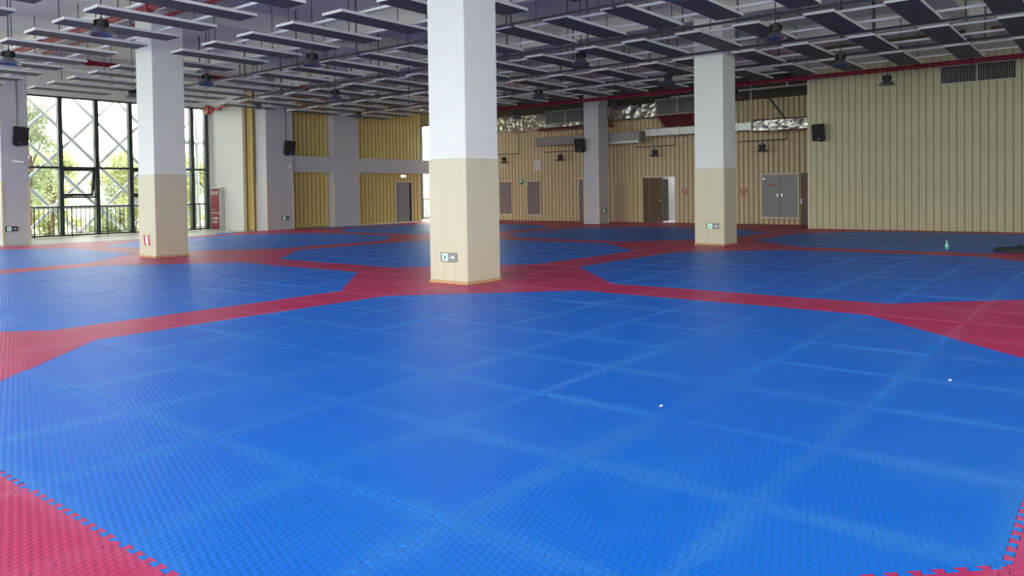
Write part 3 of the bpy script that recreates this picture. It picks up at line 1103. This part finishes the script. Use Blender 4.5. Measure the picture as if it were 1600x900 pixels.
# ------------------------------------------------------------------ hanging ceiling panels
XS = [-19.0, -17.5, -16.05, -14.6, -13.22, -11.5, -9.96, -8.5, -7.02, -5.55, -4.0, -2.4, -1.06, .34, 1.68, 3.2, 4.72, 6.22, 7.72]
YS = [1.65, 4.86, 8.06, 11.37, 14.57, 17.72, 20.62]
PW, PL, PZ, PT = .60, 2.38, 4.985, .06
ME_BODY = MB().box(0, PW, 0, PL, .006, PT).mesh('panel_body', MT['panel'])
ME_FACE = MB().box(.012, PW - .012, .012, PL - .012, 0, .006).mesh('panel_face', MT['under'])
ME_HOOK = MB().tube((.3, .62, PT), (.3, .62, PT + .03), .02, 6).tube((.3, 1.9, PT), (.3, 1.9, PT + .03), .02, 6).mesh('panel_clip', MT['rod'])
ORD = ['first', 'second', 'third', 'fourth', 'fifth', 'sixth', 'seventh', 'eighth', 'ninth', 'tenth', 'eleventh', 'twelfth', 'thirteenth', 'fourteenth', 'fifteenth', 'sixteenth', 'seventeenth', 'eighteenth', 'nineteenth']
row_vis = {}
for r, y0 in enumerate(YS):
    idx = [c for c, x in enumerate(XS) if any(in_frame((x + a, y0 + b, PZ)) for a in (0, PW) for b in (0, PL))]
    row_vis[r] = idx
rows_used = [r for r in range(len(YS)) if row_vis[r]]
for r in rows_used:
    y0 = YS[r]
    for n_, c in enumerate(row_vis[r]):
        x0 = XS[c]
        for kx in range(-2, 2):
            for ky in range(0, 3):
                ccx, ccy = CX + PX * kx, CY + PYC * ky
                if x0 < ccx + hc + .02 and x0 + PW > ccx - hc - .02 and y0 < ccy + hc + .02 and y0 + PL > ccy - hc - .02:
                    x0 = ccx - hc - PW - .04 if x0 + PW / 2 < ccx else ccx + hc + .04
        rw = 'back' if r == rows_used[-1] else ('front' if r == rows_used[0] else ORD[rows_used.index(r)])
        t = thing('hanging_panel', (x0, y0, PZ), 'white-edged grey hanging panel, %s from the window side in the %s row' % (ORD[n_], rw),
                  'ceiling panel', 'hanging ceiling panels')
        link('frame', ME_BODY, t)
        link('face', ME_FACE, t)
        link('clip', ME_HOOK, t)

# rails the panels hang from, with rods up to the slab
for r in rows_used:
    y0 = YS[r]
    xa = XS[row_vis[r][0]] - .5
    xb = XS[row_vis[r][-1]] + 1.2
    if r == 6:
        xa = -19.2
    for q, dy in enumerate((.62, 2.0)):
        t = thing('panel_rail', (xa, y0 + dy, PZ + PT + .03), 'white %s rail carrying the %s row of hanging panels' % (('near', 'far')[q], 'back' if r == rows_used[-1] else 'front' if r == rows_used[0] else ORD[rows_used.index(r)]), 'rail', 'rails above the hanging panels')
        MB().box(0, xb - xa, -.02, .02, 0, .05).obj('channel', MT['rail'], t)
        n = max(2, round((xb - xa) / 3.0))
        rod = MB().tube((0, 0, .05), (0, 0, ZS - (PZ + PT + .03)), .012, 6).mesh('hanger_rod', MT['rod'])
        for i in range(n):
            link('hanger_rod', rod, t, ((i + .5) * (xb - xa) / n + (.35 if q else 0), 0, 0))

# dark conduit pairs between the rows
for y, rw in ((11.21, 'third and fourth'), (14.16, 'fourth and fifth'), (17.25, 'fifth and sixth'), (20.17, 'sixth and back')):
    t = thing('cable_conduit', (-17.2, y, 5.0), 'dark paired conduit running between the %s panel rows' % rw, 'conduit', 'dark ceiling conduits')
    # step around a column when the run would meet one
    MB().tube((0, 0, 0), (26.7, 0, 0), .018, 6).obj('pipe', MT['rod'], t)
    MB().tube((0, .10, .05), (26.7, .10, .05), .018, 6).obj('pipe', MT['rod'], t)
    hang = MB().tube((0, .05, 0), (0, .05, ZS - 5.0), .022, 6).box(-.03, .03, -.03, .13, -.02, .0).mesh('hanger', MT['rod'])
    for i in range(11):
        x = .4 + i * 2.5
        link('hanger', hang, t, (x, 0, 0))

# ------------------------------------------------------------------ pendant lamps
def pendant_proto():
    t = thing('pendant_lamp', (0, 0, 0), 'x', 'pendant lamp', 'high bay pendant lamps')
    b = MB().lathe([(.02, .30), (.11, .295), (.11, .16), (.02, .155)], n=16)
    for k in range(16):
        a = 2 * PI * k / 16
        u, v = math.cos(a), math.sin(a)
        b.add([(u * .10, v * .10, .17), (u * .135, v * .135, .17), (u * .135, v * .135, .285), (u * .10, v * .10, .285)], [(0, 1, 2, 3)])
    b.obj('driver_housing', MT['dark'], t)
    MB().lathe([(.10, .155), (.125, .12), (.19, .06), (.25, .005), (.26, 0), (.245, .004), (.18, .058), (.115, .118), (.02, .15)], n=28).obj('shade', MT['alu'], t, True)
    MB().lathe([(.02, .13), (.10, .118), (.10, .112), (.02, .11)], n=16).obj('lens', MT['sigwhite'], t)
    MB().tube((0, 0, .30), (0, 0, .35), .025, 8).obj('hook', MT['dark'], t)
    return t


lamp0 = pendant_proto()
cab = MB().tube((0, 0, 0), (0, 0, 1), .012, 6).mesh('cable', MT['rod'])
PXS = {-17.75: 'window-side', -13.05: 'second', -7.95: 'third', -2.88: 'fourth', 2.28: 'fifth'}
PYS = {5.58: 'front', 10.78: 'second', 15.55: 'third', 20.5: 'fourth', 25.7: 'back'}
first = True
for x, xn in PXS.items():
    for y, yn in PYS.items():
        if (xn, yn) == ('window-side', 'front') or not in_frame((x, y, 4.9), 20):
            continue
        if (xn, yn) == ('fourth', 'front'):
            continue
        o = lamp0 if first else copy_tree(lamp0)
        first = False
        k, zl = (1.0, 4.82) if xn in ('window-side', 'fourth') else (.955, 4.64)
        o.location = (8.36 + (x - 8.36) * k, -1.47 + (y + 1.47) * k, zl)
        o['label'] = 'black and aluminium pendant lamp, %s in from the windows, %s row' % (xn.replace('window-side', 'first'), yn)
        c = link('cable', cab, o, (0, 0, .34))
        c.scale = (1, 1, ZS - zl - .34)
for k, (x, yl) in enumerate(((-16.80, 29.33), (-13.25, 29.33), (-8.10, 29.33), (-3.22, 29.33))):
    o = copy_tree(lamp0)
    for ch in list(o.children):
        if ch.name.startswith('cable'):
            bpy.data.objects.remove(ch)
    o.location = (x, yl, 2.98)
    o['label'] = ['low pendant lamp above the first mauve hatch', 'low pendant lamp left of the grey back column', 'low pendant lamp above the open brown doorway', 'low pendant lamp left above the grey double hatch'][k]
    o['group'] = 'low pendant lamps under the ducts'
    c = link('cable', cab, o, (0, 0, .34))
    c.scale = (1, 1, .10)
    t = thing('lamp_bar', (x, yl, 3.44), ['thin black bar over the first mauve hatch lamp', 'thin black bar over the lamp by the grey back column', 'thin black bar over the lamp above the doorway', 'thin black bar over the lamp by the double hatch'][k], 'bar', 'black lamp bars under the ducts')
    MB().tube((-1.0, 0, 0), (1.0, 0, 0), .022, 6).obj('bar', MT['rod'], t)
    MB().tube((1.0, 0, 0), (1.0, 0, [1.12, 1.03, 1.12, .31][k]), .018, 6).obj('drop', MT['rod'], t)

# ------------------------------------------------------------------ red sprinkler pipes
def pipe(name, pts, r, label, m='redpaint', collars=(), sprink=()):
    t = thing(name, pts[0], label, 'pipe')
    o = Vector(pts[0])
    L = [Vector(p) - o for p in pts]
    b = MB()
    for a, c in zip(L[:-1], L[1:]):
        b.tube(a, c, r, 12)
    b.obj('pipe', MT[m], t)
    for c in collars:
        c = Vector(c) - o
        d_ = (L[1] - L[0]).normalized()
        MB().tube(c - d_ * .06, c + d_ * .06, r * 1.3, 12).obj('coupling', MT[m], t)
        MB().tube(c, (c.x, c.y, ZS - o.z), .012, 6).obj('hanger_rod', MT['rod'], t)
    for s_ in sprink:
        s_ = Vector(s_) - o
        MB().tube(s_, s_ + Vector((0, 0, -.16)), .022, 8).tube(s_ + Vector((0, 0, -.16)), s_ + Vector((0, 0, -.19)), .05, 8).obj('sprinkler', MT['silver'], t)
    return t


YP, ZP = 26.15, 5.35
pipe('sprinkler_pipe', [(-19.0, YP, ZP), (14.0, YP, ZP)], .075, 'long red sprinkler pipe along the top of the back walls',
     collars=[(x, YP, ZP) for x in (-15, -11.4, -7.6, -4, -.4, 3.1, 4.6, 7)], sprink=[(x, YP, ZP) for x in (-9, -1.1, 2.55, 2.95)])
pipe('sprinkler_pipe', [(-6.5, 7.2, 5.84), (-17.55, 7.2, 5.84)], .085, 'thick red pipe crossing behind the upper left column', collars=[(x, 7.2, 5.84) for x in (-9.2, -12.0, -15.5)])
pipe('sprinkler_pipe', [(-17.55, 7.6, 5.80), (-17.55, 25.9, 5.80)], .08, 'red branch pipe running away along the window side', collars=[(-17.55, y, 5.80) for y in (9.3, 13, 17, 21.5)])
pipe('sprinkler_pipe', [(-6.5, 7.9, 5.86), (-17.2, 7.9, 5.86)], .05, 'thin red pipe beside the thick one at the upper left')
t = pipe('sprinkler_pipe', [(-22.6, 16.35, 5.22), (-18.9, 16.35, 5.35), (-18.4, 16.35, 5.35)], .05, 'faded red pipe with valve above the white return wall', 'dullred')
MB().tube((-.12, -.12, 0), (-.12, .1, 0), .20, 14).tube((.15, -.06, 0), (.15, .06, 0), .13, 14).obj('valve_wheel', MT['dullred'], t)
MB().box(.5, .9, -.06, .06, -.08, .06).obj('valve_body', MT['dullred'], t)

# ------------------------------------------------------------------ ducts in the back zone
def grille(parent, x0, x1, z0, z1, y, n=2):
    b = MB()
    b.box(x0, x1, y - .04, y, z0, z0 + .035).box(x0, x1, y - .04, y, z1 - .035, z1)
    for k in range(n + 1):
        x = x0 + (x1 - x0) * k / n
        b.box(max(x0, x - .02), min(x1, x + .02), y - .04, y, z0, z1)
    b.obj('grille_frame', MT['gframe'], parent)
    MB().box(x0 + .02, x1 - .02, y - .004, y - .001, z0 + .02, z1 - .02).obj('grille_back', MT['void'], parent)  # black sheet in place of the unlit hollow behind the blades
    bl = MB()
    m_ = round((x1 - x0) / .065)
    for k in range(m_):
        x = x0 + .03 + (x1 - x0 - .06) * k / m_
        bl.add([(x, y - .035, z0 + .03), (x + .03, y - .012, z0 + .03), (x + .03, y - .012, z1 - .03), (x, y - .035, z1 - .03)], [(0, 1, 2, 3)])
    o = bl.obj('grille_blades', MT['grille'], parent)
    o['kind'] = 'stuff'


YD = 29.25
t = thing('foil_duct', (-17.4, YD, 0), 'foil-wrapped air duct with grille left of the grey back column', 'duct')
MB().cbox(0, 6.8, 0, .75, 4.58, 5.36, .05).obj('duct_body', MT['foil'], t)
for x in (1.4, 2.9):
    MB().box(x, x + .05, -.02, .72, 4.55, 5.39).obj('flange', MT['galv'], t)
grille(t, 3.35, 5.75, 4.78, 5.42, 0, 2)
MB().box(2.9, 6.8, -.03, .8, 4.50, 4.58).obj('tray', MT['purplefoil'], t)
t = thing('foil_duct', (-10.5, YD, 0), 'crumpled foil duct with grille right of the grey back column', 'duct')
MB().cbox(0, 2.7, 0, .75, 4.70, 5.40, .05).obj('duct_body', MT['foil'], t)
MB().add([(2.5, -.02, 4.78), (5.6, -.02, 4.78), (5.6, -.02, 5.5), (2.5, -.02, 5.5), (2.5, .75, 4.3), (5.6, .75, 4.3), (5.6, .75, 5.5), (2.5, .75, 5.5)],
         [(0, 1, 2, 3), (4, 7, 6, 5), (0, 3, 7, 4), (1, 5, 6, 2), (3, 2, 6, 7), (0, 4, 5, 1)]).obj('box_end', MT['foil'], t)
grille(t, 2.55, 5.6, 4.78, 5.50, -.02, 3)
MB().add([(2.6, -.03, 4.76), (5.6, -.03, 4.76), (5.6, .30, 4.28), (2.85, .30, 4.28), (2.6, .0, 4.80), (5.6, .0, 4.80), (5.6, .34, 4.30), (2.85, .34, 4.30)],
         [(0, 1, 2, 3), (4, 7, 6, 5), (0, 3, 7, 4), (1, 5, 6, 2), (3, 2, 6, 7), (0, 4, 5, 1)]).obj('apron', MT['purplefoil'], t)
t = thing('metal_duct', (-8.35, 28.95, 0), 'bright galvanised duct below the foil duct behind right column', 'duct')
MB().cbox(0, 4.85, 0, .35, 3.86, 4.2, .02).obj('duct_body', MT['galv'], t)
for x in (0.0, 1.6, 3.2, 4.2, 4.78):
    MB().box(x, x + .05, -.03, .38, 3.83, 4.23).obj('flange', MT['galv'], t)
t = thing('foil_duct', (-3.5, 28.95, 0), 'crumpled foil duct between right column and pale plank wall', 'duct')
MB().cbox(0, 2.8, 0, .4, 3.75, 4.27, .06).obj('duct_body', MT['foil'], t)
for x in (-3.2, -.9):
    MB().tube((x + 3.1, .2, 4.25), (x + 3.1, .2, ZS), .03, 8).obj('hanger_rod', MT['gframe'], t)
MB().tube((-.1, .2, 4.27), (-1.5, .2, 5.55), .028, 8).obj('brace', MT['gframe'], t)
MB().tube((1.3, .1, 4.27), (.3, .1, 5.6), .04, 8).obj('brace', MT['rod'], t)
t = thing('metal_duct', (-14.2, 28.58, 0), 'flat pinkish grey duct low behind the grey back column', 'duct')
MB().cbox(0, 5.75, 0, .5, 3.70, 4.10, .02).obj('duct_body', MT['duct'], t)
MB().box(2.3, 5.75, -.08, .4, 3.60, 3.70).obj('tray', MT['galv'], t)
for x in (.6, 2.6, 5.2):
    MB().tube((x, .25, 4.1), (x, .25, ZS), .012, 6).box(x - .02, x + .02, .1, .4, 4.095, 4.11).obj('hanger_rod', MT['rod'], t)
t = thing('metal_duct', (-20.3, 29.3, 0), 'pale duct run under the ceiling at the far left of back wall', 'duct')
MB().cbox(0, 2.6, 0, .4, 5.5, 5.75, .02).obj('duct_body', MT['galv'], t)
for x in (.5, 2.2):
    MB().tube((x, .2, 5.75), (x, .2, ZS), .012, 6).obj('hanger_rod', MT['rod'], t)
for k, (y, z, x0, x1, lb) in enumerate(((28.4, 5.62, -9.5, -.9, 'upper pale pipe'), (28.8, 5.48, -7, -.8, 'lower pale pipe'), (28.2, 5.8, -19, -2, 'highest dark pipe'))):
    t = thing('service_pipe', (x0, y, z), lb + ' running above the ducts along the back', 'pipe', 'service pipes above the ducts')
    MB().tube((0, 0, 0), (x1 - x0, 0, 0), .045, 8).obj('pipe', MT['rod' if k == 2 else 'gframe'], t)
    for q in range(4):
        x = (x1 - x0) * (q + .5) / 4
        MB().tube((x, 0, 0), (x, 0, ZS - z), .012, 6).obj('hanger_rod', MT['rod'], t)

# grille high in the pale plank wall
t = thing('air_grille', (0, YR, 0), 'wide dark two-bay air grille high in the pale plank wall', 'grille')
grille(t, VX0, VX1, VZ0, VZ1, -.01, 2)

# ------------------------------------------------------------------ small things on the mats
t = thing('water_bottle', (5.09, 18.81, .0), 'small green bottle standing on the blue mats by the plank wall', 'bottle')
MB().lathe([(.001, 0), (.030, .002), (.034, .02), (.034, .12), (.027, .145), (.014, .165), (.014, .18)], n=14).obj('body', MT['bottle'], t, True)
MB().lathe([(.016, .178), (.016, .20), (.001, .202)], n=12).obj('cap', MT['paper'], t)
MB().lathe([(.035, .07), (.035, .11)], n=14).obj('wrapper', MT['sigwhite'], t)
t = thing('cloth_bag', (6.55, 18.62, .0), 'dark slumped cloth bag lying on the mats at the right edge', 'bag')
bm = bmesh.new()
bmesh.ops.create_icosphere(bm, subdivisions=3, radius=1)
for v in bm.verts:
    k = 1 + .18 * math.sin(5 * v.co.x + 2 * v.co.y) + .12 * math.sin(7 * v.co.y + 1)
    v.co = Vector((v.co.x * .42 * k, v.co.y * .24 * k, max(-.0, (v.co.z + .25) * .10 * k)))
me = bpy.data.meshes.new('body')
bm.to_mesh(me)
bm.free()
me.materials.append(MT['bag'])
link('body', me, t)
MB().path([(-.1, -.05, .09), (-.05, -.03, .15), (.05, 0, .16), (.12, .02, .09)], .018, 6).obj('strap', MT['bag'], t)
for x, y, lb in ((5.89, 3.2, 'tiny white scrap on the middle of the nearest blue octagon'), (7.32, 5.09, 'tiny white scrap on the right of the nearest blue octagon')):
    b = MB().add([(-.012, -.008, .002), (.012, -.01, .004), (.014, .009, .009), (-.01, .01, .003), (0, 0, .012)], [(0, 1, 4), (1, 2, 4), (2, 3, 4), (3, 0, 4)])
    o = tag(b.obj('paper_scrap', MT['paper']), lb, 'scrap')
    o.location = (x, y, 0)
